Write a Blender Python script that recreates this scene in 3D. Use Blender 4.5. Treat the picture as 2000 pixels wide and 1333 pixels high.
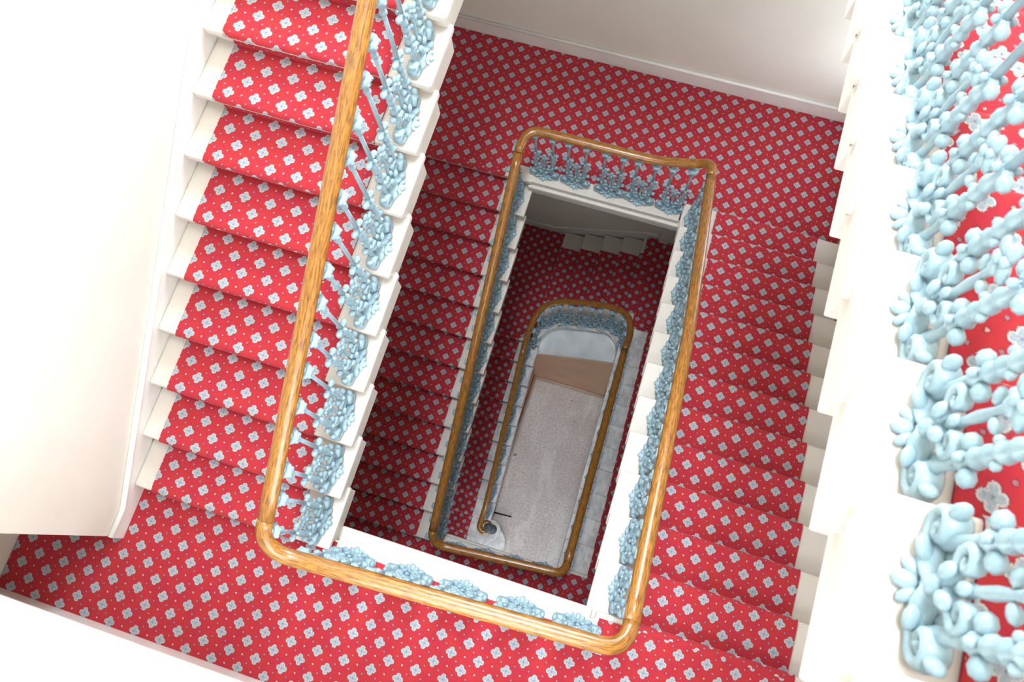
import bpy, bmesh, math, random
from mathutils import Vector, Matrix
random.seed(7)
S = bpy.context.scene
COL = S.collection
for o in list(bpy.data.objects):
    bpy.data.objects.remove(o)

# ------------------------------------------------------------------ camera
cd = bpy.data.cameras.new('camera'); cam = bpy.data.objects.new('camera', cd); COL.objects.link(cam)
cam.location = (0.1736, -1.3317, 4.7572)
cam.rotation_euler = (0.2568, 0.0401, 0.3045)
cd.sensor_width = 36.0; cd.lens = 36.0 * 1536.2 / 2000.0
cd.clip_start = 0.02; cd.clip_end = 100
cd.dof.use_dof = True; cd.dof.focus_distance = 5.2; cd.dof.aperture_fstop = 5.0
S.camera = cam

# ------------------------------------------------------------------ light: daylight from the roof above the well
w = bpy.data.worlds.new('sky'); S.world = w; w.use_nodes = True
bg = w.node_tree.nodes['Background']; bg.inputs[0].default_value = (0.86, 0.93, 1.0, 1); bg.inputs[1].default_value = 1.0
def area(name, loc, rot, sx, sy, power, col):
    l = bpy.data.lights.new(name, 'AREA'); l.shape = 'RECTANGLE'; l.size = sx; l.size_y = sy
    l.energy = power; l.color = col
    o = bpy.data.objects.new(name, l); COL.objects.link(o); o.location = loc; o.rotation_euler = rot
    return o
WARM = (0.90, 0.97, 1.05)
area('roof_light', (-0.22, 0.08, 12.9), (0, 0, 0), 1.5, 3.3, 1230, WARM)
area('landing_window_light', (-0.15, 3.34, 3.95), (math.radians(-90), 0, 0), 1.9, 2.2, 540, WARM)
area('front_fill_light', (-0.1, -2.50, 2.05), (math.radians(90), 0, 0), 1.4, 1.7, 66, WARM)  # added fill from the front wall, brightens the back wall and right flight
area('side_window_light', (1.90, 2.55, -0.70), (0, math.radians(90), 0), 1.3, 0.9, 19, WARM)
area('entrance_light', (-0.2, -2.50, -6.95), (math.radians(90), 0, 0), 1.0, 1.9, 27, WARM)
S.view_settings.view_transform = 'Standard'; S.view_settings.look = 'None'
S.view_settings.exposure = -0.06; S.view_settings.gamma = 1.0; S.view_settings.use_curve_mapping = False
try:
    S.cycles.max_bounces = 10; S.cycles.diffuse_bounces = 7; S.cycles.use_denoising = True
except Exception:
    pass

# ------------------------------------------------------------------ materials
def srgb(r, g, b):
    f = lambda c: (c / 255 / 12.92) if c <= 10 else ((c / 255 + 0.055) / 1.055) ** 2.4
    return (f(r), f(g), f(b), 1)
class NT:
    def __init__(s, name):
        s.m = bpy.data.materials.new(name); s.m.use_nodes = True; s.t = s.m.node_tree; s.n = s.t.nodes; s.b = s.n['Principled BSDF']
    def new(s, t, **k):
        n = s.n.new(t)
        for a, v in k.items(): setattr(n, a, v)
        return n
    def link(s, a, b): s.t.links.new(a, b)
    def val(s, x, sock):
        if isinstance(x, (int, float)): sock.default_value = x
        else: s.link(x, sock)
    def math(s, op, a, b=0.0, c=0.0):
        n = s.new('ShaderNodeMath', operation=op)
        s.val(a, n.inputs[0]); s.val(b, n.inputs[1]); s.val(c, n.inputs[2])
        return n.outputs[0]
    def mix(s, f, a, b):
        n = s.new('ShaderNodeMix', data_type='RGBA')
        s.val(f, n.inputs[0])
        for q, i in ((a, 6), (b, 7)):
            if isinstance(q, tuple): n.inputs[i].default_value = q
            else: s.link(q, n.inputs[i])
        return n.outputs[2]
    def noise(s, scale, vec=None, detail=3.0, rough=0.55, sc=None):
        n = s.new('ShaderNodeTexNoise'); n.inputs['Scale'].default_value = scale; n.inputs['Detail'].default_value = detail
        n.inputs['Roughness'].default_value = rough
        if vec is not None: s.link(vec, n.inputs['Vector'])
        return n.outputs[0]
    def ramp(s, f, a, b, lo=0.0, hi=1.0):
        n = s.new('ShaderNodeMapRange', interpolation_type='SMOOTHSTEP')
        s.link(f, n.inputs[0]); n.inputs[1].default_value = a; n.inputs[2].default_value = b
        n.inputs[3].default_value = lo; n.inputs[4].default_value = hi
        return n.outputs[0]
    def bump(s, h, strength=0.2, dist=0.01):
        n = s.new('ShaderNodeBump'); n.inputs['Strength'].default_value = strength; n.inputs['Distance'].default_value = dist
        s.link(h, n.inputs['Height']); s.link(n.outputs[0], s.b.inputs['Normal'])
    def obj(s):
        return s.new('ShaderNodeTexCoord').outputs['Object']
    def scaled(s, v, x, y, z):
        n = s.new('ShaderNodeMapping'); n.inputs['Scale'].default_value = (x, y, z); s.link(v, n.inputs[0]); return n.outputs[0]

def paint(name, c1, c2, rough, scale=3.0, bump=0.05, spec=0.35):
    t = NT(name); v = t.obj()
    f = t.ramp(t.noise(scale, v), 0.3, 0.7)
    t.link(t.mix(f, c1, c2), t.b.inputs['Base Color'])
    t.b.inputs['Roughness'].default_value = rough; t.b.inputs['Specular IOR Level'].default_value = spec
    t.bump(t.noise(40, v), bump, 0.004)
    return t.m

def carpet_mat():
    t = NT('patterned_red_carpet')
    uv = t.new('ShaderNodeUVMap').outputs[0]
    sep = t.new('ShaderNodeSeparateXYZ'); t.link(uv, sep.inputs[0])
    U, V = 0.163, 0.150
    # tiny wobble of the weave
    nz = t.new('ShaderNodeTexNoise'); nz.inputs['Scale'].default_value = 260; t.link(uv, nz.inputs['Vector'])
    wob = t.math('MULTIPLY', t.math('SUBTRACT', nz.outputs[0], 0.5), 0.014)
    u = t.math('DIVIDE', t.math('ADD', sep.outputs[0], wob), U)
    v = t.math('DIVIDE', t.math('SUBTRACT', sep.outputs[1], wob), V)
    s = t.math('ADD', u, v); q = t.math('SUBTRACT', u, v)
    def cen(x, off): return t.math('SUBTRACT', t.math('FRACT', t.math('ADD', x, off)), 0.5)
    def local(os, oq):
        ds, dq = cen(s, os), cen(q, oq)
        x = t.math('MULTIPLY', t.math('ADD', ds, dq), 0.5 * U)
        y = t.math('MULTIPLY', t.math('SUBTRACT', ds, dq), 0.5 * V)
        return x, y
    def length(x, y): return t.math('SQRT', t.math('ADD', t.math('MULTIPLY', x, x), t.math('MULTIPLY', y, y)))
    x, y = local(0.5, 0.5)
    ax, ay = t.math('ABSOLUTE', x), t.math('ABSOLUTE', y)
    X, Y = t.math('MAXIMUM', ax, ay), t.math('MINIMUM', ax, ay)
    dp = t.math('SUBTRACT', length(t.math('SUBTRACT', X, 0.0175), Y), 0.0140)
    dc = t.math('SUBTRACT', length(x, y), 0.0185)
    d = t.math('MINIMUM', dp, dc)
    inside = t.ramp(d, 0.0012, -0.0012)
    dark_halo = t.ramp(d, 0.006, 0.001)
    core = t.ramp(d, -0.0030, -0.0055)
    eye = t.ramp(length(t.math('SUBTRACT', X, 0.010), Y), 0.0052, 0.0030)
    mid = t.ramp(length(x, y), 0.0055, 0.0035)
    bx, by = local(0.0, 0.0)
    ld = length(bx, by)
    bright = t.ramp(ld, 0.0062, 0.0040); bhalo = t.ramp(ld, 0.0125, 0.0085)
    c1, c2 = local(0.0, 0.5), local(0.5, 0.0)
    l2 = t.math('MINIMUM', length(*c1), length(*c2))
    dull = t.ramp(l2, 0.0066, 0.0036); dhalo = t.ramp(l2, 0.0125, 0.0075)
    n1 = t.ramp(t.noise(9, uv, 4), 0.35, 0.7)
    n2 = t.noise(420, uv, 2)
    n3 = t.noise(70, uv, 3, 0.7)
    n4 = t.noise(150, uv, 3, 0.7)
    red = t.mix(n1, srgb(174, 50, 56), srgb(166, 44, 64))
    red = t.mix(t.ramp(n3, 0.35, 0.7, 0, 0.45), red, srgb(180, 54, 48))
    red = t.mix(t.ramp(n2, 0.4, 0.75, 0, 0.45), red, srgb(138, 32, 40))
    darkred = srgb(128, 48, 60)
    c = t.mix(t.math('MULTIPLY', dhalo, 0.6), red, darkred)
    c = t.mix(t.math('MULTIPLY', dull, 0.85), c, srgb(140, 122, 132))
    c = t.mix(t.math('MULTIPLY', bhalo, 0.6), c, darkred)
    c = t.mix(t.math('MULTIPLY', bright, 0.9), c, srgb(200, 164, 154))
    c = t.mix(t.math('MULTIPLY', dark_halo, 0.6), c, srgb(104, 60, 64))
    edge = t.mix(t.ramp(n4, 0.4, 0.6), srgb(190, 180, 176), srgb(172, 178, 178))
    c = t.mix(inside, c, edge)
    inner = t.mix(t.ramp(n4, 0.42, 0.58), srgb(120, 150, 156), srgb(158, 160, 176))
    c = t.mix(t.math('MULTIPLY', core, 0.9), c, inner)
    c = t.mix(t.math('MULTIPLY', eye, 0.55), c, srgb(150, 156, 160))
    c = t.mix(t.math('MULTIPLY', mid, 0.7), c, srgb(96, 96, 116))
    t.link(c, t.b.inputs['Base Color'])
    t.b.inputs['Roughness'].default_value = 0.95; t.b.inputs['Specular IOR Level'].default_value = 0.08
    t.b.inputs['Sheen Weight'].default_value = 0.12; t.b.inputs['Sheen Roughness'].default_value = 0.5
    t.bump(n2, 0.25, 0.002)
    return t.m

def wood_mat():
    t = NT('varnished_oak'); v = t.new('ShaderNodeUVMap').outputs[0]
    g1 = t.noise(1.0, t.scaled(v, 14, 130, 1), 5, 0.65)
    g2 = t.noise(1.0, t.scaled(v, 5, 18, 1), 4)
    g3 = t.noise(1.0, t.scaled(v, 60, 420, 1), 3)
    c = t.mix(t.ramp(g1, 0.32, 0.68), srgb(100, 60, 16), srgb(178, 120, 44))
    c = t.mix(t.ramp(g2, 0.55, 0.75, 0, 0.75), c, srgb(126, 92, 50))
    c = t.mix(t.ramp(g3, 0.62, 0.74, 0, 0.5), c, srgb(214, 160, 80))
    t.link(c, t.b.inputs['Base Color'])
    t.b.inputs['Roughness'].default_value = 0.33; t.b.inputs['Specular IOR Level'].default_value = 0.5
    t.b.inputs['Coat Weight'].default_value = 0.45; t.b.inputs['Coat Roughness'].default_value = 0.22
    t.bump(g1, 0.10, 0.002)
    return t.m

def iron_mat():
    t = NT('blue_painted_iron'); v = t.obj()
    f = t.ramp(t.noise(18, v, 4), 0.3, 0.7)
    t.link(t.mix(f, srgb(130, 158, 170), srgb(148, 173, 183)), t.b.inputs['Base Color'])
    t.b.inputs['Roughness'].default_value = 0.38; t.b.inputs['Specular IOR Level'].default_value = 0.5
    t.bump(t.noise(90, v), 0.15, 0.003)
    return t.m

def stone_mat():
    t = NT('worn_stone_floor'); v = t.obj()
    a = t.ramp(t.noise(1.3, v, 6, 0.6), 0.3, 0.7)
    b = t.noise(34, v, 5, 0.7)
    c = t.mix(a, srgb(200, 188, 182), srgb(216, 210, 206))
    c = t.mix(t.ramp(b, 0.42, 0.62, 0.55, 0.0), c, srgb(156, 140, 134))
    st = t.noise(1.0, t.scaled(v, 3.5, 1.2, 1), 7, 0.75)
    c = t.mix(t.ramp(st, 0.5, 0.66, 0, 0.45), c, srgb(226, 222, 218))
    sp = t.noise(9, v, 2, 0.4)
    c = t.mix(t.ramp(sp, 0.74, 0.79, 0, 0.8), c, srgb(70, 60, 58))
    t.link(c, t.b.inputs['Base Color']); t.b.inputs['Roughness'].default_value = 0.55
    t.bump(b, 0.15, 0.004)
    return t.m

def worn_tread_mat():
    t = NT('worn_painted_stone'); v = t.obj()
    a = t.ramp(t.noise(6, v, 5, 0.65), 0.42, 0.58)
    s = t.ramp(t.noise(1.0, t.scaled(v, 40, 9, 9), 4), 0.45, 0.65)
    c = t.mix(a, srgb(214, 212, 210), srgb(186, 184, 183))
    c = t.mix(t.math('MULTIPLY', s, 0.45), c, srgb(232, 232, 232))
    t.link(c, t.b.inputs['Base Color']); t.b.inputs['Roughness'].default_value = 0.45
    t.bump(t.noise(20, v, 4), 0.25, 0.006)
    return t.m

M = dict(
    carpet=carpet_mat(), wood=wood_mat(), iron=iron_mat(), stone=stone_mat(), worn=worn_tread_mat(),
    tread=paint('cream_painted_stone', srgb(209, 203, 195), srgb(202, 195, 186), 0.42, 2.0, 0.06),
    wall=paint('off_white_wall_paint', srgb(228, 225, 216), srgb(222, 218, 208), 0.6, 1.2, 0.04),
    trim=paint('white_gloss_trim', srgb(234, 232, 228), srgb(226, 224, 220), 0.35, 3.0, 0.04),
    tan=paint('tan_wall_paint', srgb(208, 168, 136), srgb(198, 158, 130), 0.5, 2.5, 0.05),
    plaster=paint('white_plaster', srgb(236, 238, 238), srgb(214, 220, 222), 0.6, 4.0, 0.08),
    beige=paint('beige_skirting_paint', srgb(206, 182, 158), srgb(192, 168, 146), 0.4, 6.0, 0.05),
    black=paint('black_iron', srgb(28, 28, 30), srgb(40, 40, 42), 0.5, 20, 0.05),
    newel=paint('grey_painted_iron', srgb(92, 98, 104), srgb(78, 84, 92), 0.4, 20, 0.05),
)

# ------------------------------------------------------------------ mesh helpers
class MB:
    def __init__(s): s.v = []; s.f = []; s.sm = []; s.uv = {}
    def add(s, vs, fs, smooth=False, uvs=None):
        o = len(s.v); s.v += [tuple(p) for p in vs]
        for i, f in enumerate(fs):
            s.f.append(tuple(o + k for k in f)); s.sm.append(smooth)
            if uvs: s.uv[len(s.f) - 1] = uvs[i]
    def box(s, a, b):
        x0, y0, z0 = [min(p, q) for p, q in zip(a, b)]; x1, y1, z1 = [max(p, q) for p, q in zip(a, b)]
        s.add([(x0,y0,z0),(x1,y0,z0),(x1,y1,z0),(x0,y1,z0),(x0,y0,z1),(x1,y0,z1),(x1,y1,z1),(x0,y1,z1)],
              [(3,2,1,0),(4,5,6,7),(0,1,5,4),(1,2,6,5),(2,3,7,6),(3,0,4,7)])
    def prism(s, pts, z0, z1):
        n = len(pts)
        a = sum(pts[i][0]*pts[(i+1)%n][1]-pts[(i+1)%n][0]*pts[i][1] for i in range(n))
        if a < 0: pts = pts[::-1]
        z0f = z0 if callable(z0) else (lambda p: z0)
        z1f = z1 if callable(z1) else (lambda p: z1)
        vs = [(p[0], p[1], z0f(p)) for p in pts] + [(p[0], p[1], z1f(p)) for p in pts]
        s.add(vs, [tuple(range(n))[::-1], tuple(range(n, 2*n))] + [(i, (i+1)%n, n+(i+1)%n, n+i) for i in range(n)])
    def lathe(s, prof, c, seg=10, smooth=True, ph=0.0):
        vs = []; fs = []
        for r, z in prof:
            for i in range(seg):
                a = 2*math.pi*i/seg + ph; vs.append((c[0]+r*math.cos(a), c[1]+r*math.sin(a), c[2]+z))
        for j in range(len(prof)-1):
            for i in range(seg):
                k = (i+1) % seg; fs.append((j*seg+i, j*seg+k, (j+1)*seg+k, (j+1)*seg+i))
        fs.append(tuple(range(seg))[::-1]); fs.append(tuple((len(prof)-1)*seg+i for i in range(seg)))
        s.add(vs, fs, smooth)
    def ell(s, c, rad, rot=None, seg=8, rings=5):
        vs = []; fs = []
        R = rot.to_matrix() if rot is not None else Matrix.Identity(3)
        C = Vector(c)
        vs.append(C + R @ Vector((0, 0, -rad[2])))
        for j in range(1, rings):
            t = math.pi*j/rings - math.pi/2
            for i in range(seg):
                a = 2*math.pi*i/seg
                vs.append(C + R @ Vector((rad[0]*math.cos(t)*math.cos(a), rad[1]*math.cos(t)*math.sin(a), rad[2]*math.sin(t))))
        vs.append(C + R @ Vector((0, 0, rad[2])))
        for i in range(seg):
            k = (i+1) % seg
            fs.append((0, 1+k, 1+i))
            for j in range(rings-2): fs.append((1+j*seg+i, 1+j*seg+k, 1+(j+1)*seg+k, 1+(j+1)*seg+i))
            fs.append((1+(rings-2)*seg+i, 1+(rings-2)*seg+k, len(vs)-1))
        s.add(vs, fs, True)
    def tube(s, pts, rads, seg=7, flat=1.0, ref=None):
        pts = [Vector(p) for p in pts]; n = len(pts)
        if not isinstance(rads, (list, tuple)): rads = [rads]*n
        if ref is None:
            t = pts[-1] - pts[0]; ref = (0, 1, 0) if abs(t.y) < 0.6*t.length or t.length < 1e-6 else (0, 0, 1)
        vs = []; fs = []; up = Vector(ref)
        for j in range(n):
            d = (pts[min(j+1, n-1)] - pts[max(j-1, 0)]).normalized()
            a = d.cross(up)
            if a.length < 1e-3: a = d.cross(Vector((1, 0, 0)))
            a.normalize(); b = a.cross(d).normalized()
            for i in range(seg):
                t = 2*math.pi*i/seg; vs.append(pts[j] + a*(math.cos(t)*rads[j]) + b*(math.sin(t)*rads[j]*flat))
        for j in range(n-1):
            for i in range(seg):
                k = (i+1) % seg; fs.append((j*seg+i, j*seg+k, (j+1)*seg+k, (j+1)*seg+i))
        fs.append(tuple(range(seg))[::-1]); fs.append(tuple((n-1)*seg+i for i in range(seg)))
        s.add(vs, fs, True)
    def mesh(s, name, mat, bevel=0.0, segs=2):
        me = bpy.data.meshes.new(name); me.from_pydata(s.v, [], s.f)
        if s.uv:
            ul = me.uv_layers.new(name='UVMap')
            for p in me.polygons:
                q = s.uv.get(p.index)
                if q:
                    for li, c in zip(p.loop_indices, q): ul.data[li].uv = c
        for p, sm in zip(me.polygons, s.sm): p.use_smooth = sm
        bm = bmesh.new(); bm.from_mesh(me)
        if bevel > 0:
            es = [e for e in bm.edges if len(e.link_faces) == 2 and e.calc_face_angle(0) > 0.5]
            bmesh.ops.bevel(bm, geom=es, offset=bevel, segments=segs, profile=0.5, affect='EDGES', clamp_overlap=True)
        bmesh.ops.recalc_face_normals(bm, faces=bm.faces)
        bm.to_mesh(me); bm.free()
        me.materials.append(mat); me.update()
        return me
def link(name, me, parent=None, loc=None, rz=0.0):
    o = bpy.data.objects.new(name, me); COL.objects.link(o)
    if parent is not None: o.parent = parent
    if loc is not None: o.location = loc
    o.rotation_euler.z = rz
    return o
def tag(o, label, cat, group=None, kind=None):
    o['label'] = label; o['category'] = cat
    if group: o['group'] = group
    if kind: o['kind'] = kind
    return o
def empty(name, loc=(0, 0, 0)):
    o = bpy.data.objects.new(name, None); COL.objects.link(o); o.location = loc; o.empty_display_size = 0.1
    return o
def solid(name, mb, mat, label, cat, kind='structure', bevel=0.0, parent=None):
    o = link(name, mb.mesh(name, mat, bevel), parent)
    if parent is None: tag(o, label, cat, None, kind)
    return o

# ------------------------------------------------------------------ dimensions of the place
R = 0.1497
L0, L1, L2, L3 = 13*R, 0.0, -13*R, -26*R
LU = 3.56
L4A, L4B, GND = -38*R, -43*R, -55*R
XL, XR, YB, YF = -2.27, 1.94, 3.20, -2.54
TOP = 7.0

# ------------------------------------------------------------------ walls and floor
b = MB(); b.box((XL-0.2-0.42, YF-0.2, GND-0.2), (XR+0.2, YB+0.2, GND)); solid('floor', b, M['stone'], 'worn pinkish grey stone floor at the bottom of the stairwell', 'floor')
b = MB(); b.box((XL-0.15, -2.035, GND), (XL, YB+0.15, TOP)); solid('wall_left', b, M['wall'], 'bright white wall beside the salmon carpeted flight', 'wall', bevel=0.004)
b = MB(); b.box((XR, YF-0.15, GND), (XR+0.15, YB+0.15, TOP)); solid('wall_right', b, M['wall'], 'white wall at the far side of the right flights', 'wall')
b = MB()
WX0, WX1, WZ0, WZ1 = -1.1, 0.8, 2.85, 5.05
b.box((XL, YB, GND), (XR, YB+0.15, WZ0)); b.box((XL, YB, WZ1), (XR, YB+0.15, TOP)); b.box((XL, YB, WZ0), (WX0, YB+0.15, WZ1)); b.box((WX1, YB, WZ0), (XR, YB+0.15, WZ1))
solid('wall_back', b, M['wall'], 'beige shaded wall rising behind the dark red landing', 'wall')
b = MB(); b.box((-3.0, YF-0.15, GND), (XR, YF, TOP)); solid('wall_front', b, M['wall'], 'blown out white wall along the bottom landing', 'wall')
b = MB(); b.box((-3.0, YF, GND), (-2.86, -1.3, TOP)); solid('wall_recess', b, M['wall'], 'cream wall at the end of the landing recess', 'wall')
b = MB(); b.box((-2.86, -1.45, GND), (XL-0.15, -1.3, TOP)); solid('wall_recess_return', b, M['wall'], 'cream return wall hidden inside the landing recess', 'wall')

# ceiling over the top landing with an added unseen shaft narrowing the roof light
b = MB()
HX0, HX1, HY0, HY1 = -1.0, 0.56, -1.60, 1.76
b.box((-3.0, YF-0.15, TOP), (HX0, YB+0.15, TOP+0.2)); b.box((HX1, YF-0.15, TOP), (XR+0.15, YB+0.15, TOP+0.2))
b.box((HX0, YF-0.15, TOP), (HX1, HY0, TOP+0.2)); b.box((HX0, HY1, TOP), (HX1, YB+0.15, TOP+0.2))
b.box((HX0-0.1, HY0-0.1, TOP+0.2), (HX0, HY1+0.1, 13.0)); b.box((HX1, HY0-0.1, TOP+0.2), (HX1+0.1, HY1+0.1, 13.0))
b.box((HX0, HY0-0.1, TOP+0.2), (HX1, HY0, 13.0)); b.box((HX0, HY1, TOP+0.2), (HX1, HY1+0.1, 13.0))
solid('ceiling', b, M['wall'], 'white ceiling with an added shaft narrowing the roof light above the stairwell', 'ceiling')
# landing window above the picture and entrance doorway on the ground floor, both sources of the daylight
b = MB()
for x in (WX0, -0.175, WX1-0.05): b.box((x, YB+0.03, WZ0), (x+0.05, YB+0.09, WZ1))
for z in (WZ0, (WZ0+WZ1)/2, WZ1-0.05): b.box((WX0, YB+0.03, z), (WX1, YB+0.09, z+0.05))
solid('window_1', b, M['trim'], 'white sash window over the upper back landing', 'window')
def frame(name, axis, face, a0, a1, z0, z1, t, label):
    q = MB()
    def bx(u0, u1, v0, v1):
        if axis == 0: q.box((face, u0, v0), (face+t, u1, v1))
        else: q.box((u0, face, v0), (u1, face+t, v1))
    bx(a0-0.08, a0, z0-0.08, z1+0.08); bx(a1, a1+0.08, z0-0.08, z1+0.08); bx(a0, a1, z0-0.08, z0); bx(a0, a1, z1, z1+0.08)
    solid(name, q, M['trim'], label, 'window')
frame('added_window_frame', 1, YF, -0.8, 0.6, 1.2, 2.9, 0.035, 'added unseen window frame around the front fill light')  # unseen frame, added only to go with the front fill light
frame('window_3', 0, XR, 2.10, 3.00, -1.35, -0.05, -0.035, 'white window frame on the right wall of the back landing')
b = MB()
for x in (-0.82, 0.32): b.box((x, YF, GND), (x+0.10, YF+0.06, GND+2.35))
b.box((-0.82, YF, GND+2.25), (0.42, YF+0.06, GND+2.35))
solid('door_2', b, M['trim'], 'white frame of the ground floor entrance doorway', 'door')

# skirtings ------------------------------------------------------------
def skirt(name, pts_top, pts_bot, axis, face, thick, label, mat='trim'):
    """board in the plane axis=face, built from matching top/bottom polylines (a,z)"""
    mb = MB(); n = len(pts_top)
    def P(a, z, off):
        return (face+off, a, z) if axis == 0 else (a, face+off, z)
    ring = list(pts_top) + list(pts_bot)[::-1]
    vs = [P(a, z, 0) for a, z in ring] + [P(a, z, thick) for a, z in ring]
    m = len(ring); fs = []
    for i in range(n-1):
        q = (i, i+1, m-2-i, m-1-i); fs.append(q); fs.append(tuple(m+k for k in q[::-1]))
    for i in range(m): fs.append((i, (i+1) % m, m+(i+1) % m, m+i))
    mb.add(vs, fs)
    # rounded cap moulding on the top edge
    tp = [Vector(P(a, z, thick*0.55)) for a, z in pts_top]
    mb.tube(tp, abs(thick)*0.62, 8)
    o = link(name, mb.mesh(name, M[mat])); tag(o, label, 'skirting', None, 'structure'); return o
yA, gA = -1.717, 0.29
def pitchA(y): return R + (y - yA) / gA * R
skirt('baseboard_left', [(-2.035, 0.13), (-1.86, 0.13), (2.05, pitchA(2.05)+0.05)], [(-2.035, 0), (-1.75, 0.0), (2.05, pitchA(2.05)-0.25)], 0, XL, 0.030, 'white sloping skirting beside the salmon carpeted flight')
skirt('baseboard_back', [(XL, L2+0.175), (XR, L2+0.175)], [(XL, L2), (XR, L2)], 1, YB, -0.028, 'white skirting board behind the dark red landing')
skirt('baseboard_front', [(-2.86, 0.19), (XR, 0.19)], [(-2.86, 0), (XR, 0)], 1, YF, 0.024, 'white skirting board along the bottom landing wall')
skirt('baseboard_right', [(-1.578, 0.06), (2.05, -12.5*R+0.06+0.02), (YB-0.03, L2+0.17)], [(-1.578, -0.2), (2.05, L2), (YB-0.03, L2)], 0, XR, -0.028, 'white skirting board stepping down along the right wall')
skirt('baseboard_lower', [(-2.25, L4B+0.14), (-1.03, L4B+0.16), (0.30, L4A+0.10), (0.47, L4A+0.12)], [(-2.25, L4B), (-1.03, L4B), (0.30, L4A-0.1), (0.47, L4A)], 1, YB, -0.03, 'shaded white skirting above the short cross flight')
b = MB()
for x in (0.50, 1.42): b.box((x, YB-0.07, L4A), (x+0.13, YB, L4A+2.0))
b.box((0.50, YB-0.07, L4A+2.0), (1.55, YB, L4A+2.13)); b.box((0.63, YB-0.03, L4A), (1.42, YB, L4A+2.0))
solid('door_1', b, M['trim'], 'white door and frame on the lower quarter landing', 'door')

# ------------------------------------------------------------------ stair flights
def flight(label, steps, mat, group='stone stair flights'):
    """steps: list of dict(poly for slab, poly for body, z)"""
    root = empty('stair_flight', steps[0]['loc']); tag(root, label, 'stairs', group)
    inv = Vector(steps[0]['loc'])
    for st in steps:
        mb = MB(); mb.prism([(p[0]-inv.x, p[1]-inv.y) for p in st['slab']], st['z']-0.05-inv.z, st['z']-inv.z)
        me = mb.mesh('step', M[mat], 0.012, 3)
        body = MB(); body.prism([(p[0]-inv.x, p[1]-inv.y) for p in st['body']], st['z']-R-0.07-inv.z, st['z']-0.049-inv.z)
        me2 = body.mesh('tmp', M[mat], 0.004, 1)
        bm = bmesh.new(); bm.from_mesh(me); bm.from_mesh(me2); bm.to_mesh(me); bm.free(); bpy.data.meshes.remove(me2)
        link('step', me, root)
    return root
def ysteps(nos, zs, d, xw, xo, g):
    """straight flight along y; d=+1 rises towards +y; xw well end, xo wall end"""
    s = 1 if xw > xo else -1
    out = []
    for y, z in zip(nos, zs):
        y2 = y + d*(g+0.08)
        slab = [(xo, y), (xw, y), (xw, y2-d*0.0), (xo, y2)]
        yb = y + d*0.050
        body = [(xo, yb), (xw-s*0.02, yb), (xw-s*0.02, yb+d*(g+0.02)), (xo, yb+d*(g+0.02))]
        out.append(dict(slab=slab, body=body, z=z, loc=((xw+xo)/2, nos[0], zs[0])))
    return out
A_n = [yA + (k-1)*gA for k in range(1, 13)]; A_z = [k*R for k in range(1, 13)]
yBn, gB = -1.578, 0.29
B_n = [yBn + k*gB for k in range(1, 13)]; B_z = [-k*R for k in range(1, 13)]
yC, gC = 1.775, 0.2838
C_n = [yC - k*gC for k in range(1, 13)]; C_z = [-(13+k)*R for k in range(1, 13)]
yD, gD = -1.470, 0.2945
D_n = [yD + k*gD for k in range(1, 12)]; D_z = [-(26+k)*R for k in range(1, 12)]
yE, gE = 1.385, 0.2885
E_n = [yE - j*gE for j in range(1, 10)]; E_z = [-(43+j)*R for j in range(1, 10)]
yZ, gZ = -1.65, 0.30; RZ = (LU - L0)/12
Z_n = [yZ + k*gZ for k in range(1, 12)]; Z_z = [LU - k*RZ for k in range(1, 12)]
XWA, XWB, XWC, XWD, XWE, XWZ = -1.0, 0.505, -0.885, 0.36, -0.742, 0.70
def wallx(x): return x
flight('cream stone flight under the pale salmon carpet, beside the bright left wall', ysteps(A_n, A_z, 1, XWA, XL+0.03, gA), 'tread')
flight('cream stone flight with bright red carpet on the right of the well', ysteps(B_n, B_z, -1, XWB, XR-0.03, gB), 'tread')
flight('dark carpeted stone flight left of the well, just below the salmon one', ysteps(C_n, C_z, 1, XWC, XL+0.012, gC), 'tread')
flight('lower stone flight with wide worn grey tread ends, right of the stone floor', ysteps(D_n, D_z, -1, XWD, XR-0.012, gD), 'worn')
flight('overexposed near white stone flight at the right edge, closest to the camera', ysteps(Z_n, Z_z, -1, XWZ, XR-0.012, gZ), 'tread')

# well edge at the round end (lower quarter landings)
RC = 0.30; YW = 1.71
CR = (XWD-RC, YW-RC); CL = (XWE+RC, YW-RC)
def arcR(a): return (CR[0]+RC*math.cos(a), CR[1]+RC*math.sin(a))
def arcL(a): return (CL[0]+RC*math.cos(a), CL[1]+RC*math.sin(a))
well_curve = [arcR(math.radians(t)) for t in range(0, 91, 10)] + [arcL(math.radians(t)) for t in range(90, 181, 10)]
def yw(x):
    if x >= CR[0]: return CR[1] + math.sqrt(max(0, RC*RC-(x-CR[0])**2))
    if x <= CL[0]: return CL[1] + math.sqrt(max(0, RC*RC-(x-CL[0])**2))
    return YW
F_x = [0.012, -0.266, -0.550, -0.850]; F_z = [-(39+i)*R for i in range(4)]
fs = []
for x, z in zip(F_x, F_z):
    def poly(a, c, inset):
        xs = [a + (c-a)*i/8 for i in range(9)]
        return [(q, (yw(q) if q > XWE else 1.45)+inset) for q in xs] + [(c, YB-0.035), (a, YB-0.035)]
    fs.append(dict(slab=poly(x, x+0.335, 0), body=poly(x+0.05, x+0.36, 0.03), z=z, loc=((x, 2.5, z))))
flight('short dark cross flight between the lower quarter landings at the round end', fs, 'tread')

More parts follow.
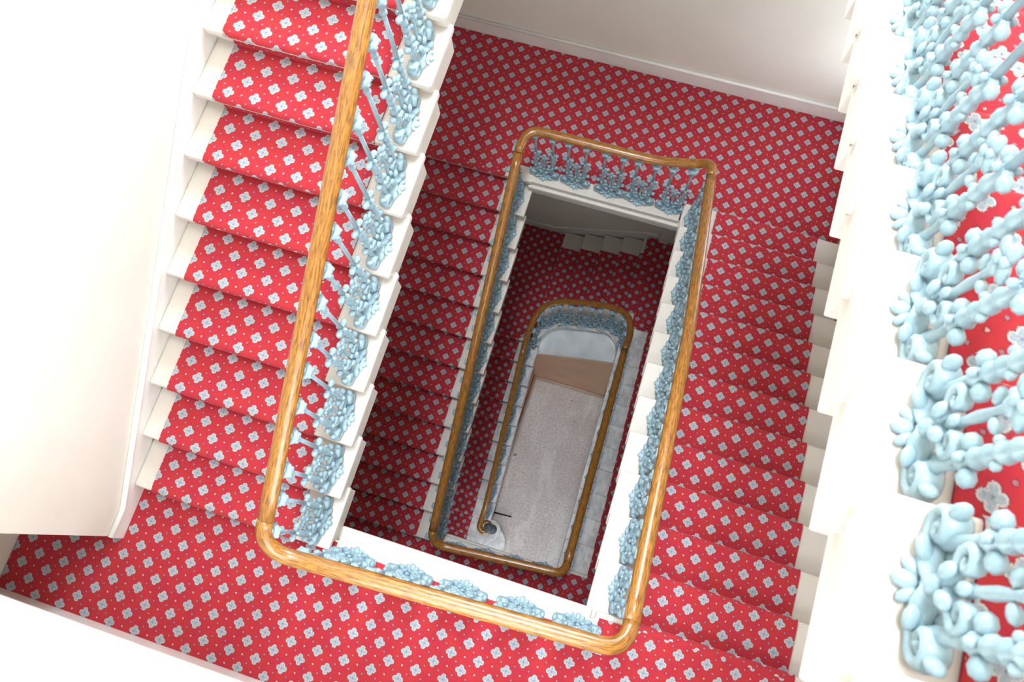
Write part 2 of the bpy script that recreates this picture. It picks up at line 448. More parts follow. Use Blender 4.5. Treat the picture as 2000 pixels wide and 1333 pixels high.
# lowest flight with the curtail steps
es = ysteps(E_n, E_z, 1, XWE, XL+0.012, gE)
def curtail(y, z, cx, cy, rad):
    pts = [(XL+0.012, y), (cx, y)] + [(cx + rad*math.cos(math.radians(t)), cy + rad*math.sin(math.radians(t))) for t in range(-90, 91, 15)] + [(XWE-0.03, cy+rad), (XWE-0.03, y+gE+0.1), (XL+0.012, y+gE+0.1)]
    return pts
y10 = yE - 10*gE; y11 = yE - 11*gE
p10 = curtail(y10, 0, -0.72, -1.335, abs(y10+1.335)); p11 = curtail(y11, 0, -0.70, -1.52, abs(y11+1.52))
shr = lambda P, k: [(p[0]-k if p[0] > -1.5 else p[0], p[1]+(k if p[1] < -1.3 else -k)) for p in P]
es.append(dict(slab=p10, body=shr(p10, 0.03), z=-53*R, loc=es[0]['loc']))
es.append(dict(slab=p11, body=shr(p11, 0.03), z=-54*R, loc=es[0]['loc']))
flight('lowest stone flight with worn tread ends and curled bottom steps, left of the floor', es, 'worn')

# ------------------------------------------------------------------ landings
def landing(label, poly, z, mat='tread', th=0.2, ledge=None, inset=(0, -0.05)):
    mb = MB(); mb.prism(poly, z-0.05, z)
    me = mb.mesh('stair_landing', M[mat], 0.012, 3)
    wallish = lambda v, ws: any(abs(v-q) < 1e-6 for q in ws)
    bp = [(x + (0 if wallish(x, (XL, XR, -2.86)) else inset[0]), y + (0 if wallish(y, (YF, YB, -1.45)) else inset[1])) for x, y in poly]
    mb = MB(); mb.prism(bp, z-th, z-0.049); me2 = mb.mesh('tmp', M[mat], 0.004, 1)
    bm = bmesh.new(); bm.from_mesh(me); bm.from_mesh(me2); bm.to_mesh(me); bm.free(); bpy.data.meshes.remove(me2)
    o = link('stair_landing', me); tag(o, label, 'landing', None, 'structure')
    if ledge:
        for k, (x0, x1, y0, y1, za, zb) in enumerate(ledge):
            q = MB(); q.box((x0, y0, za), (x1, y1, zb)); e = link('edge_moulding', q.mesh('edge_moulding', M['tread'], 0.012, 3), o)
    return o
landing('cream edge of the front landing below the golden handrail', [(-2.86, YF), (XR, YF), (XR, -1.578), (0.56, -1.578), (0.56, -1.63), (-1.0, -1.63), (-1.0, -1.66), (XL, -1.66), (XL, -1.45), (-2.86, -1.45)], L1, ledge=[(-1.03, 0.54, -1.66, -1.575, -0.13, -0.055)])
landing('cream edge of the dark red landing at the back of the well', [(XL, YB), (XR, YB), (XR, 1.87), (0.50, 1.87), (0.50, 1.785), (-0.90, 1.785), (-0.90, yC), (XL, yC)], L2, inset=(0, 0.05), ledge=[(-0.93, 0.53, 1.755, 1.83, -13*R-0.115, -13*R-0.06), (-0.93, 0.53, 1.77, 1.84, -13*R-0.2, -13*R-0.13)])
landing('deep landing at the front of the well, half hidden under the upper one', [(XL, YF), (XR, YF), (XR, yD), (XWD, yD), (XWD, -1.53), (XWC, -1.53), (XWC, -1.66), (XL, -1.66)], L3, ledge=[(XWC-0.02, XWD+0.02, -1.57, -1.505, L3-0.11, L3-0.05)])
landing('upper landing above the back of the well', [(XL, YB), (XR, YB), (XR, 1.76), (XL, 1.76)], L0, inset=(0, 0.05))
landing('upper landing the view is taken from', [(-2.86, YF), (XR, YF), (XR, yZ), (XL, yZ), (XL, -1.45), (-2.86, -1.45)], LU)
p4a = [arcR(math.radians(t)) for t in range(0, 39, 6)] + [(0.295, YB), (XR, YB), (XR, 1.41)]
landing('dark lower quarter landing right of the short cross flight', p4a, L4A, 'tread', inset=(0.05, 0.0))
p4b = [(-0.742, yE), (-0.742, 1.52), (-0.80, YB), (XL, YB), (XL, yE)]
landing('dark lower quarter landing left of the short cross flight', p4b, L4B, 'tread', inset=(-0.02, 0.05))

# plaster shelf under the round end, spandrel walls, their skirting
def zwell(x): return L4B - 0.16 + (x - XWE)/(XWD - XWE)*(L4A - L4B)
mb = MB(); n = len(well_curve); top = []; bot = []
for i, (x, y) in enumerate(well_curve):
    top.append((x, y+0.03, zwell(x)-0.02))
    t = i/(n-1); xb = 0.37 + t*(-0.76-0.37)
    bot.append((xb, 1.312, -5.86 + t*(-6.66+5.86)))
rows = 6; vs = []
for j in range(rows+1):
    s = j/rows
    for a, c in zip(top, bot):
        sag = -0.05*math.sin(math.pi*s)
        vs.append((a[0]+(c[0]-a[0])*s, a[1]+(c[1]-a[1])*s, a[2]+(c[2]-a[2])*s + sag))
off = len(vs); vs += [(v[0], v[1]+0.02, v[2]-0.06) for v in vs]
fs_ = []
for j in range(rows):
    for i in range(n-1):
        q = (j*n+i, j*n+i+1, (j+1)*n+i+1, (j+1)*n+i); fs_.append(q); fs_.append(tuple(off+k for k in q[::-1]))
for i in range(n-1):
    fs_.append((i+1, i, off+i, off+i+1)); k = rows*n+i; fs_.append((k, k+1, off+k+1, off+k))
for j in range(rows):
    a = j*n; fs_.append((a, a+n, off+a+n, off+a)); a = j*n+n-1; fs_.append((a+n, a, off+a, off+a+n))
mb.add(vs, fs_, True)
solid('trim_1', mb, M['plaster'], 'white curved plaster shelf under the round end of the stairs', 'plaster')
mb = MB()   # fascia below the tread ends of the round end
vs = []; fs_ = []
for i, (x, y) in enumerate(well_curve):
    for (oy, dz) in ((0.025, 0.0), (0.025, -0.2), (0.08, -0.2), (0.08, 0.0)):
        vs.append((x, y+oy, zwell(x)+0.13+dz))
for i in range(n-1):
    for k in range(4): fs_.append((i*4+k, i*4+(k+1) % 4, (i+1)*4+(k+1) % 4, (i+1)*4+k))
fs_ += [(0, 1, 2, 3), tuple((n-1)*4+k for k in (3, 2, 1, 0))]
mb.add(vs, fs_)
solid('trim_2', mb, M['plaster'], 'white fascia under the curved tread ends of the cross flight', 'fascia')
mb = MB(); mb.add([(-0.80, 1.285, GND), (0.40, 1.285, GND), (0.40, 1.285, -5.83), (-0.80, 1.285, -6.65), (-0.80, 1.305, GND), (0.40, 1.305, GND), (0.40, 1.305, -5.83), (-0.80, 1.305, -6.65)],
       [(0, 1, 2, 3), (7, 6, 5, 4), (1, 0, 4, 5), (2, 1, 5, 6), (3, 2, 6, 7), (0, 3, 7, 4)])
solid('wall_spandrel', mb, M['tan'], 'tan wall under the white plaster shelf at the floor', 'wall')
mb = MB(); mb.add([(-0.86, -1.12, GND), (-0.80, 1.40, GND), (-0.80, 1.40, L4B-0.2), (-0.86, -1.12, -53*R-0.12), (-0.94, -1.12, GND), (-0.88, 1.40, GND), (-0.88, 1.40, L4B-0.2), (-0.94, -1.12, -53*R-0.12)],
       [(0, 1, 2, 3), (7, 6, 5, 4), (1, 0, 4, 5), (2, 1, 5, 6), (3, 2, 6, 7), (0, 3, 7, 4)])
solid('wall_spandrel_left', mb, M['tan'], 'tan spandrel wall below the lowest flight', 'wall')
skirt('baseboard_spandrel', [(-0.79, GND+0.11), (0.40, GND+0.11)], [(-0.79, GND), (0.40, GND)], 1, 1.285, -0.03, 'beige skirting at the foot of the tan wall', 'beige')
mb = MB(); pa = Vector((-0.855, -1.10, 0)); pb = Vector((-0.795, 1.30, 0)); nx = Vector((1, 0, 0))
mb.prism([(pa.x, pa.y), (pa.x+0.03, pa.y), (pb.x+0.03, pb.y), (pb.x, pb.y)], GND, GND+0.10)
mb.tube([(pa.x+0.016, pa.y, GND+0.10), (pb.x+0.016, pb.y, GND+0.10)], 0.019, 8)
solid('baseboard_spandrel_left', mb, M['beige'], 'long beige skirting beside the lowest flight', 'skirting')

# ------------------------------------------------------------------ carpets
TH = 0.011
def runner(label, nos, zs, d, x0, x1, first, last, phase, axis='y', lowest=None):
    """carpet over a flight. nos/zs ordered from top to bottom; first=(a,z) start on upper landing, last=(a,z) on the lower floor"""
    path = [first]
    def rnd(a, z):
        # round the nosing at coordinate a (front, facing -d) with top z
        pts = []
        for t in (90, 50, 10, -30, -70):
            r = 0.022
            c = (a + d*0.014, z - 0.014)
            pts.append((c[0] - d*r*math.cos(math.radians(t))*1.0, c[1] + r*math.sin(math.radians(t))))
        pts.append((a + d*0.034, z - 0.058))
        return pts
    seq = list(zip(nos, zs))
    for i, (a, z) in enumerate(seq):
        path.append((a + d*0.03, z + TH)); path += rnd(a, z)
        zn = seq[i+1][1] if i+1 < len(seq) else z - R
        path.append((a + d*0.036, zn + TH + 0.02)); path.append((a + d*0.030, zn + TH))
    mb = MB(); acc = 0.0; arc = [0.0]
    for p, q in zip(path, path[1:]):
        acc += math.dist(p, q); arc.append(acc)
    nn = len(path)
    def nrm(i):
        a = path[max(i-1, 0)]; c = path[min(i+1, nn-1)]; dx, dz = c[0]-a[0], c[1]-a[1]; l = math.hypot(dx, dz) or 1
        return (d*dz/l, -d*dx/l)
    vs = []
    for i, (a, z) in enumerate(path):
        n_ = nrm(i)
        for x in (x0, x1):
            vs.append((x, a, z) if axis == 'y' else (a, x, z))
        ia, iz = a - n_[0]*0.009, z - n_[1]*0.009
        for x in (x0, x1):
            vs.append((x, ia, iz) if axis == 'y' else (ia, x, iz))
    fs, uv = [], []
    for i in range(nn-1):
        A, B = i*4, (i+1)*4
        # along -> U (0.163), across -> V
        u0, u1 = arc[i] + phase[1], arc[i+1] + phase[1]
        fs.append((A, A+1, B+1, B)); uv.append([(u0, x0-phase[0]), (u0, x1-phase[0]), (u1, x1-phase[0]), (u1, x0-phase[0])])
        fs.append((A+2, B+2, B+3, A+3)); uv.append([(0.0408, 0)]*4)
        fs.append((A, B, B+2, A+2)); uv.append([(0.0408, 0)]*4)
        fs.append((A+1, A+3, B+3, B+1)); uv.append([(0.0408, 0)]*4)
    mb.add(vs, fs, True, uv)
    me = mb.mesh('stair_carpet', M['carpet'])
    # keep the tread surfaces flat, only the nosings round
    try: me.set_sharp_from_angle(angle=math.radians(50))
    except Exception: pass
    o = link('stair_carpet', me); tag(o, label, 'carpet', 'red patterned stair carpets'); return o
rev = lambda l: list(l)[::-1]
runner('pale salmon patterned carpet running down the left flight', [1.763]+rev(A_n), [L0]+rev(A_z), 1, -2.125, -1.225, (1.95, L0+TH), None, (-2.049, 0.05))
runner('bright red patterned carpet running down the right flight', [yBn]+B_n, [L1]+B_z, -1, 0.80, 1.70, (yBn-0.032, L1+TH), None, (0.85, 0.02))
runner('dark maroon patterned carpet on the flight left of the well', [yC]+C_n, [L2]+C_z, 1, -2.12, -1.155, (yC+0.032, L2+TH), None, (-2.05, 0.1))
runner('strip of maroon carpet beside the wide grey treads on the lower right flight', [yD]+D_n, [L3]+D_z, -1, 0.690, 1.70, (yD-0.032, L3+TH), None, (0.75, 0.03))
runner('very dark maroon carpet on the lowest flight beside the worn treads', [yE]+E_n+[y10, y11], [L4B]+E_z+[-53*R, -54*R], 1, -2.12, -1.046, (yE+0.032, L4B+TH), None, (-2.05, 0.04))
runner('overexposed salmon carpet behind the blurred balusters at the right edge', [yZ]+Z_n, [LU]+Z_z, -1, 0.905, 1.74, (-1.8, LU+TH), None, (1.05, 0.03))
runner('dark maroon carpet on the short cross flight at the round end', [0.295]+F_x, [L4A]+F_z, 1, 2.02, 2.905, (0.45, L4A+TH), None, (2.1, 0.03), axis='x')
def flat_carpet(label, poly, z, ph):
    a = sum(poly[i][0]*poly[(i+1) % len(poly)][1]-poly[(i+1) % len(poly)][0]*poly[i][1] for i in range(len(poly)))
    if a < 0: poly = poly[::-1]
    n = len(poly); mb = MB()
    vs = [(x, y, z+TH) for x, y in poly] + [(x, y, z+0.001) for x, y in poly]
    mb.add(vs, [tuple(range(n))] + [((i+1) % n, i, n+i, n+(i+1) % n) for i in range(n)], False,
           [[(x-ph[0], y-ph[1]) for x, y in poly]] + [[(0.0408, 0)]*4]*n)
    o = link('landing_carpet', mb.mesh('landing_carpet', M['carpet'])); tag(o, label, 'carpet', 'red patterned landing carpets'); return o
XI, YI = XL+0.03, YB-0.03
flat_carpet('red patterned carpet covering the front landing at the bottom', [(-2.855, YF+0.025), (XR-0.03, YF+0.025), (XR-0.03, yBn-0.032), (0.585, yBn-0.032), (0.575, -1.70), (0.55, -1.705), (-1.00, -1.705), (-1.00, -1.67), (XI, -1.67), (XI, -2.03), (-2.855, -2.03)], L1, (-2.039, -1.967))
flat_carpet('dark red patterned carpet covering the back landing', [(XI-0.03, YI), (XR-0.03, YI), (XR-0.03, 1.86), (0.70, 1.86), (0.62, 1.92), (-1.10, 1.92), (-1.155, yC+0.032), (XI-0.03, yC+0.032)], L2, (-1.978, 3.178))
flat_carpet('maroon carpet on the deep front landing under the lower rail', [(XL, YF), (XR-0.01, YF), (XR-0.01, yD-0.032), (0.41, yD-0.032), (0.385, -1.555), (-0.84, -1.64), (-0.93, -1.64), (-0.93, -1.58), (XL, -1.58)], L3, (0, 0))
flat_carpet('dark maroon carpet on the quarter landing right of the cross flight', [(0.335, YI), (XR-0.01, YI), (XR-0.01, 1.725), (0.45, 1.725), (0.45, 2.905), (0.335, 2.905)], L4A, (0.02, 0.01))
flat_carpet('blackish maroon carpet on the quarter landing left of the cross flight', [(XL, YI), (-0.805, YI), (-0.805, 1.50), (-1.05, yE+0.032), (XL, yE+0.032)], L4B, (0.05, 0.03))

# ------------------------------------------------------------------ cast-iron balusters
UP = 0.078     # half spacing of the two posts of a panel
def spiral(c, r0, r1, a0, turns, sgn, n=18):
    pts = []
    for i in range(n+1):
        t = i/n; a = a0 + sgn*turns*2*math.pi*t; r = r0 + (r1-r0)*t
        pts.append((c[0] + r*math.cos(a), c[1], c[2] + r*math.sin(a)))
    return pts
def scrollwork():
    """panel in local axes: x along the stair, y towards the well (+), z up; base at z=0"""
    m = MB()
    E = lambda x, y, z: __import__('mathutils').Euler((x, y, z))
    m.lathe([(0.013, 0.0), (0.020, 0.015), (0.012, 0.04), (0.016, 0.07), (0.010, 0.10), (0.015, 0.14), (0.010, 0.17), (0.013, 0.22), (0.009, 0.27), (0.011, 0.31)], (0, 0, 0), 8)
    for s in (-1, 1):
        # rolled acanthus leaves turned out to both sides: broad ribbons ending in a volute
        m.tube([(0, 0.012, 0.050), (s*0.028, 0.014, 0.030), (s*0.060, 0.010, 0.018)] + spiral((s*0.100, 0.004, 0.052), 0.036, 0.012, math.radians(-90), 1.25, s, 16), [0.010, 0.012, 0.013] + [0.013]*10 + [0.012, 0.012, 0.011, 0.011, 0.010, 0.009, 0.008], 8, 2.5)
        m.ell((s*0.100, 0.004, 0.052), (0.012, 0.034, 0.012))
        # second, smaller leaf above
        m.tube([(0, 0.008, 0.095), (s*0.016, 0.010, 0.104)] + spiral((s*0.042, 0.006, 0.146), 0.030, 0.008, math.radians(-100), 1.15, s, 14), [0.008, 0.010] + [0.010]*9 + [0.009, 0.009, 0.008, 0.008, 0.007, 0.007], 7, 1.9)
        m.tube([(s*0.070, 0, 0.150), (s*0.074, 0, 0.19), (s*UP, 0, 0.235)], [0.010, 0.011, 0.010], 6)
        # lobes of the leaves, pointing to the well and to the stair
        m.ell((s*0.060, 0.034, 0.030), (0.026, 0.022, 0.012), E(0.35, 0, s*0.4))
        m.ell((s*0.062, -0.028, 0.034), (0.028, 0.020, 0.013), E(-0.35, 0, -s*0.4))
        m.ell((s*0.126, 0.010, 0.092), (0.014, 0.022, 0.024), E(0, s*0.5, 0))
        m.ell((s*0.024, 0.026, 0.110), (0.017, 0.013, 0.022), E(0.2, s*0.5, 0))
        m.ell((s*0.026, 0.0, 0.272), (0.020, 0.014, 0.013), E(0, -s*0.6, 0))
        # post foot
        m.lathe([(0.012, 0.0), (0.017, 0.06), (0.013, 0.12), (0.015, 0.18)], (s*UP, 0, 0.0), 8)
    # fan of three leaflets lying out over the tread towards the well
    m.ell((0, 0.050, 0.014), (0.019, 0.032, 0.012), E(-0.2, 0, 0))
    for s in (-1, 1): m.ell((s*0.024, 0.044, 0.016), (0.014, 0.026, 0.011), E(-0.2, 0, -s*0.6))
    m.ell((0, 0.020, 0.050), (0.021, 0.018, 0.030)); m.ell((0, 0.014, 0.150), (0.014, 0.012, 0.020))
    m.v = [(x, y*0.86, z) for x, y, z in m.v]
    return m.mesh('baluster_panel', M['iron'])
def rosette():
    m = MB()
    E = lambda x, y, z: __import__('mathutils').Euler((x, y, z))
    for k in range(4):
        a = math.pi/2*k
        m.ell((0.026*math.cos(a), 0.004, 0.352+0.028*math.sin(a)), (0.028, 0.012, 0.020), E(0, -a, 0))
    for k in range(4):
        a = math.pi/2*k + math.pi/4
        m.ell((0.019*math.cos(a), 0.010, 0.352+0.020*math.sin(a)), (0.017, 0.010, 0.012), E(0, -a, 0))
    m.ell((0, 0.017, 0.352), (0.012, 0.010, 0.012)); m.ell((0, 0, 0.352), (0.028, 0.009, 0.030))
    return m.mesh('rosette', M['iron'])
def post(h):
    m = MB()
    prof = []
    z = 0.17
    for k in range(5):
        prof += [(0.0135, z), (0.0205, z+0.016), (0.0205, z+0.026), (0.0135, z+0.042)]; z += 0.043
    prof += [(0.012, 0.40), (0.017, 0.415), (0.011, 0.435)]
    m.lathe(prof, (0, 0, 0), 9)
    m.lathe([(0.0115, 0.43), (0.0105, h-0.085)], (0, 0, 0), 8, True)
    m.lathe([(0.010, h-0.118), (0.018, h-0.112), (0.018, h-0.102), (0.011, h-0.095), (0.014, h-0.085), (0.018, h-0.065), (0.026, h-0.040), (0.039, h-0.018), (0.039, h-0.004), (0.022, h)], (0, 0, 0), 12)
    m.lathe([(0.016, h-0.002), (0.016, h+0.028)], (0, 0, 0), 8)
    for k in range(6):
        a = math.pi/3*k
        m.ell((0.034*math.cos(a), 0.034*math.sin(a), h-0.020), (0.012, 0.012, 0.014), None, 6, 4)
    for s in (-1, 1):
        m.ell((s*0.033, 0, 0.425), (0.021, 0.018, 0.018)); m.ell((s*0.016, 0, 0.428), (0.015, 0.013, 0.013))
        m.ell((s*0.032, 0, 0.205), (0.020, 0.018, 0.018)); m.ell((s*0.022, 0.004, 0.30), (0.010, 0.010, 0.012))
        m.ell((0, s*0.019, 0.425), (0.010, 0.012, 0.012))
        m.ell((0, s*0.019, 0.205), (0.010, 0.012, 0.012))
    return m.mesh('post', M['iron'])
PANEL, ROSE = scrollwork(), rosette()
POSTS = {}
def postmesh(h):
    k = round(h, 3)
    if k not in POSTS: POSTS[k] = post(k)
    return POSTS[k]
def panel(root, loc, rz, rise_l, rise_r):
    """rz: rotation so that local +y points to the well; rise_*: heights of the two posts at local x = -UP, +UP"""
    p = link('baluster_panel', PANEL, root, Vector(loc) - Vector(root.location), rz)
    for s, h in ((-1, rise_l), (1, rise_r)):
        link('post', postmesh(h), p, (s*UP, 0, 0))
    link('rosette', ROSE, p, (0, 0, 0))
    return p

# handrail sweep
def catmull(P, n=8):
    P = [Vector(p) for p in P]; out = []
    for i in range(len(P)-1):
        a = P[max(i-1, 0)]; b_ = P[i]; c = P[i+1]; d = P[min(i+2, len(P)-1)]
        for k in range(n):
            t = k/n
            out.append(0.5*((2*b_) + (c-a)*t + (2*a-5*b_+4*c-d)*t*t + (3*b_-a-3*c+d)*t**3))
    out.append(P[-1]); return out
PROF = []
for t in range(0, 360, 18):
    a = math.radians(t); x = 0.041*math.cos(a); z = 0.036*math.sin(a)
    if z < -0.016: z = -0.016 - (abs(z)-0.016)*0.9; x *= 0.86
    if -0.020 < z < -0.006: x *= 0.94
    PROF.append((x, z))
def rail(root, pts, name='handrail', scale=None):
    o = Vector(root.location); pts = [Vector(p) for p in pts]; n = len(pts); m = len(PROF)
    vs = []; arc = 0; us = []
    for j in range(n):
        d = pts[min(j+1, n-1)] - pts[max(j-1, 0)]
        h = Vector((d.x, d.y, 0)); h = h.normalized() if h.length > 1e-6 else Vector((1, 0, 0))
        side = Vector((h.y, -h.x, 0)); up = side.cross(d.normalized()).normalized()
        if up.z < 0: up = -up
        if j: arc += (pts[j]-pts[j-1]).length
        us.append(arc); k = scale(j/(n-1)) if scale else 1.0
        for x, z in PROF: vs.append(pts[j] - o + side*x*k + up*z*k)
    fs, uv = [], []
    for j in range(n-1):
        for i in range(m):
            k = (i+1) % m
            fs.append((j*m+i, j*m+k, (j+1)*m+k, (j+1)*m+i)); c0, c1 = i*0.012, (i+1)*0.012
            uv.append([(us[j], c0), (us[j], c1), (us[j+1], c1), (us[j+1], c0)])
    fs.append(tuple(range(m))[::-1]); uv.append([(0, 0)]*m)
    fs.append(tuple((n-1)*m+i for i in range(m))); uv.append([(0, 0)]*m)
    mb = MB(); mb.add(vs, fs, True, uv)
    return link(name, mb.mesh(name, M['wood']), root)
HR = 0.80        # handrail centre above the nosing line
def line(p, q, n=14):
    p, q = Vector(p), Vector(q); return [p + (q-p)*i/n for i in range(n+1)]
def corner(p_in, c, p_out, rad=0.10, n=9):
    """rounded plan corner at c, height blending smoothly from p_in to p_out"""
    p_in, c, p_out = Vector(p_in), Vector(c), Vector(p_out)
    out = []
    for i in range(n+1):
        t = i/n
        q = (1-t)**2*p_in + 2*t*(1-t)*c + t*t*p_out
        out.append(q)
    return out
GR = 'blue cast iron balustrades'
def post_h(zrail, zbase): return zrail - 0.052 - zbase
def stair_panels(root, nos, zs, d, x, rz, g, zr, cen=0.145):
    for y, z in zip(nos, zs):
        yc = y + d*cen
        loc = (x(yc) if callable(x) else x, yc, z)
        # local +x maps to world (cos rz, sin rz)
        sx = math.sin(rz)
        h = lambda u: post_h(zr(yc + sx*u), z)
        panel(root, loc, rz, h(-UP), h(UP))
RA = -1.115
zrA = lambda y: R + (y-yA)/gA*R + HR
zrB = lambda y: -(y-yBn)/gB*R + HR
zrC = lambda y: -13*R - (yC-y)/gC*R + HR
zrD = lambda y: -26*R - (y-yD)/gD*R + HR
zrE = lambda y: -43*R - (yE-y)/gE*R + HR
zrZ = lambda y: LU - (y-yZ)/gZ*RZ + HR
xB = lambda y: 0.668 + (0.608-0.668)*max(0, (y-0.2)/1.4)
xC = lambda y: -0.886 + (-0.956+0.886)*(y+1.325)/2.78
xD = lambda y: 0.424
xE = lambda y: -0.83 + (-0.865+0.83)*(y+0.4)/1.3
XZ = 0.83

# flight A
rt = empty('balustrade', (RA, A_n[0], A_z[0])); tag(rt, 'pale lit blue iron balustrade with golden rail along the salmon flight', 'balustrade', GR)
rail(rt, line((RA, -1.60, zrA(-1.60)), (RA, 1.70, zrA(1.70)), 30))
stair_panels(rt, A_n, A_z, 1, RA+0.02, -math.pi/2, gA, zrA)
# landing L1
LR = 0.86; y1 = -1.715
rt = empty('balustrade', (-0.2, y1, L1)); tag(rt, 'golden railed balustrade across the front landing at the bottom', 'balustrade', GR)
pts = corner((RA, -1.60, zrA(-1.60)), (RA-0.030, -1.750, LR+0.04), (RA+0.14, -1.745, LR)) + line((RA+0.14, -1.745, LR), (0.545, -1.672, LR), 20)[1:] + corner((0.545, -1.672, LR), (0.668, -1.665, LR-0.005), (0.668, -1.54, zrB(-1.54)))[1:]
rail(rt, pts)
for x in (-0.874, -0.527, -0.199, 0.137, 0.467):
    yy = -1.728 + (x+1.0)*0.03
    panel(rt, (x, yy, L1), 0, post_h(LR, L1), post_h(LR, L1))
# flight B
rt = empty('balustrade', (0.66, B_n[0], B_z[0])); tag(rt, 'blue balustrade and golden rail along the bright red right flight', 'balustrade', GR)
rail(rt, [Vector((xB(y), y, zrB(y))) for y in [-1.54 + i*(1.74+1.54)/30 for i in range(31)]])
stair_panels(rt, B_n, B_z, -1, lambda y: xB(y)-0.005, math.pi/2, gB, zrB)
# landing L2
rt = empty('balustrade', (-0.2, 1.9, L2)); tag(rt, 'blue scrollwork balustrade seen face on at the back landing', 'balustrade', GR)
zl = L2+0.78
pts = corner((xB(1.74), 1.74, zrB(1.74)), (0.600, 1.901, zrB(1.85)+0.02), (0.50, 1.897, zl+0.115)) + catmull([(0.60, 1.897, zl+0.13), (0.50, 1.897, zl+0.115), (0.34, 1.891, zl+0.06), (0.18, 1.888, zl+0.015), (0.0, 1.888, zl), (-0.1, 1.888, zl)], 5)[6:20] + line((0.0, 1.888, zl), (-0.84, 1.884, zl-0.01), 14) + corner((-0.84, 1.884, zl-0.01), (-0.972, 1.884, zl-0.02), (xC(1.66), 1.66, zrC(1.66)))[1:]
rail(rt, pts)
for x in (-0.800, -0.504, -0.182, 0.099, 0.393):
    up = 0.0 if x < 0.2 else 0.06
    panel(rt, (x, 1.880, L2), math.pi, post_h(zl+up*1.35, L2), post_h(zl+up*0.5, L2))
# flight C
rt = empty('balustrade', (-0.92, C_n[0], C_z[0])); tag(rt, 'shaded blue balustrade and brown rail along the dark left flight', 'balustrade', GR)
rail(rt, [Vector((xC(y), y, zrC(y))) for y in [1.66 - i*(1.66+1.50)/30 for i in range(31)]])
stair_panels(rt, C_n, C_z, 1, lambda y: xC(y)-0.032, -math.pi/2, gC, zrC)
# landing L3
rt = empty('balustrade', (-0.2, -1.6, L3)); tag(rt, 'brown railed balustrade across the deep front landing', 'balustrade', GR)
zl = L3+LR
zl = L3+LR
pts = corner((xC(-1.50), -1.50, zrC(-1.50)), (-0.882, -1.625, zl+0.03), (-0.74, -1.615, zl)) + line((-0.74, -1.615, zl), (0.32, -1.522, zl), 16)[1:] + corner((0.32, -1.522, zl), (0.424, -1.515, zl-0.01), (0.424, -1.40, zrD(-1.40)))[1:]
rail(rt, pts)
for k in range(4):
    x = -0.70 + k*0.31
    panel(rt, (x, -1.615+(x+0.74)*0.085, L3), 0, post_h(zl, L3), post_h(zl, L3))
# flight D
rt = empty('balustrade', (0.424, D_n[0], D_z[0])); tag(rt, 'dark brown railed balustrade right of the stone floor', 'balustrade', GR)
rail(rt, [Vector((xD(y), y, zrD(y))) for y in [-1.40 + i*(1.15+1.40)/24 for i in range(25)]])
stair_panels(rt, D_n[:9], D_z[:9], -1, 0.452, math.pi/2, gD, zrD)
# round end F
rt = empty('balustrade', (-0.2, 1.8, L4A)); tag(rt, 'balustrade bending round the curved end of the lower well', 'balustrade', GR)
fpts = [(0.424, 0.90, zrD(0.90)), (0.424, 1.15, zrD(1.15)), (0.435, 1.45, -36.9*R+0.88), (0.36, 1.68, -38.2*R+0.90), (0.20, 1.785, -39.2*R+0.90), (-0.02, 1.815, -40*R+0.90), (-0.31, 1.815, -41*R+0.90), (-0.58, 1.785, -41.9*R+0.90), (-0.76, 1.68, -42.6*R+0.90), (-0.85, 1.46, -43.2*R+0.88), (xE(1.15), 1.15, zrE(1.15)), (xE(0.9), 0.9, zrE(0.9))]
cp = catmull(fpts, 8); rail(rt, cp[8:-8])
for (x, y, z, rz) in ((0.385, 1.50, -37*R, math.radians(100)), (0.24, 1.725, L4A, math.radians(145)), (0.08, 1.76, -39*R, math.pi), (-0.185, 1.76, -40*R, math.pi), (-0.47, 1.76, -41*R, math.pi), (-0.70, 1.68, -42*R, math.radians(215)), (-0.80, 1.47, L4B, math.radians(262))):
    q = min(cp, key=lambda p: (p.x-x)**2+(p.y-y)**2)
    zrl = lambda u: min(cp, key=lambda p: (p.x-(x+math.cos(rz)*u))**2+(p.y-(y+math.sin(rz)*u))**2).z
    panel(rt, (x, y, z), rz, post_h(zrl(-UP), z), post_h(zrl(UP), z))
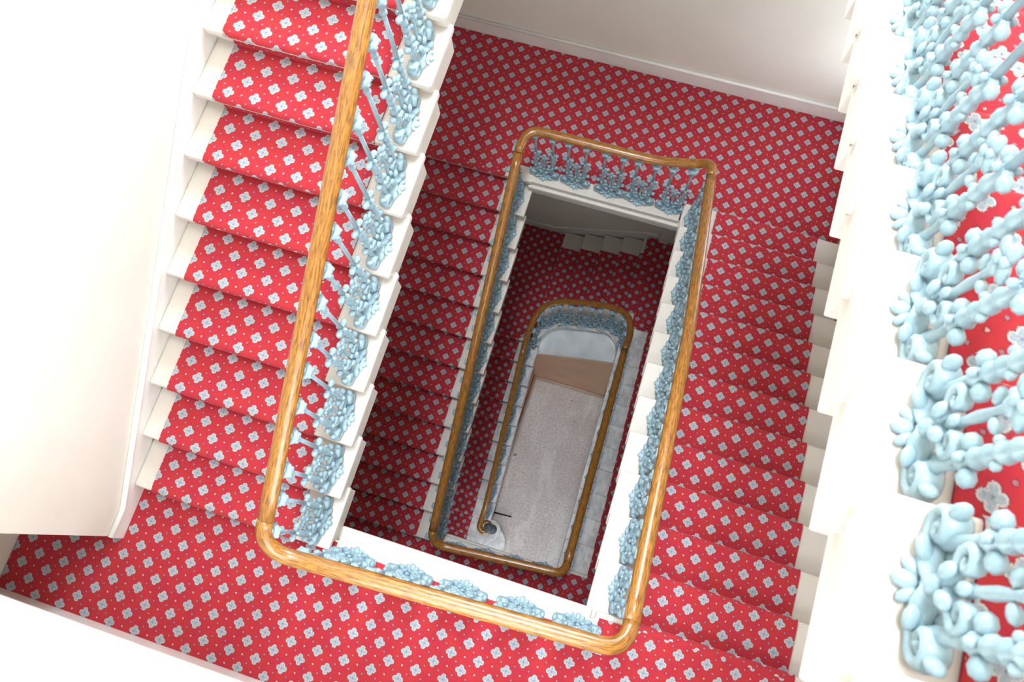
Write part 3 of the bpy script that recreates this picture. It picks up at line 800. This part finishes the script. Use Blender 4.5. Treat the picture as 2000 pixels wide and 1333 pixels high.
# flight E with scroll
rt = empty('balustrade', (-0.83, E_n[0], E_z[0])); tag(rt, 'dark lowest balustrade ending in a curled rail over the stone floor', 'balustrade', GR)
ze = -54*R+0.92
pts = [Vector((xE(y), y, zrE(y))) for y in [1.15 - i*(1.15+1.05)/22 for i in range(23)]]
vol = []
c = Vector((-0.745, -1.305, ze))
for i in range(26):
    t = i/25; a = math.pi + t*math.radians(470); r = 0.080*(1-t)**0.8 + 0.012
    vol.append(Vector((c.x + r*math.cos(a), c.y + r*math.sin(a)*1.1, ze + 0.05*max(0, 0.25-t))))
rail(rt, pts + vol, scale=lambda t: 1.0)
stair_panels(rt, E_n, E_z, 1, lambda y: xE(y)-0.012, -math.pi/2, gE, zrE)
nb = MB(); nb.lathe([(0.075, 0), (0.075, 0.03), (0.045, 0.06), (0.03, 0.14), (0.04, 0.18), (0.026, 0.25), (0.024, 0.75), (0.04, 0.80), (0.06, 0.86), (0.072, 0.885), (0.066, 0.90)], (0, 0, 0), 18)
link('newel_post', nb.mesh('newel_post', M['newel']), rt, Vector((-0.69, -1.315, -53*R)) - Vector(rt.location))
# flight Z (near)
rt = empty('balustrade', (XZ, Z_n[0], Z_z[0])); tag(rt, 'blurred overexposed blue balustrade at the right edge, nearest the camera', 'balustrade', GR)
rail(rt, line((XZ, yZ+0.05, zrZ(yZ+0.05)), (XZ, 1.6, zrZ(1.6)), 24))
stair_panels(rt, Z_n, Z_z, -1, XZ, math.pi/2, gZ, zrZ)

# ------------------------------------------------------------------ small things
mb = MB(); mb.tube([(-0.80, -1.055, GND+0.05), (-0.62, -1.043, GND+0.05), (-0.475, -1.035, GND+0.05)], [0.013, 0.013, 0.011], 8); mb.box((-0.815, -1.085, GND+0.0), (-0.795, -1.025, GND+0.09)); mb.lathe([(0.012, 0), (0.010, 0.05)], (-0.49, -1.036, GND), 8)
o = link('floor_bar', mb.mesh('floor_bar', M['black'])); tag(o, 'short black metal bar sticking out over the stone floor by the curled rail', 'metal bar')
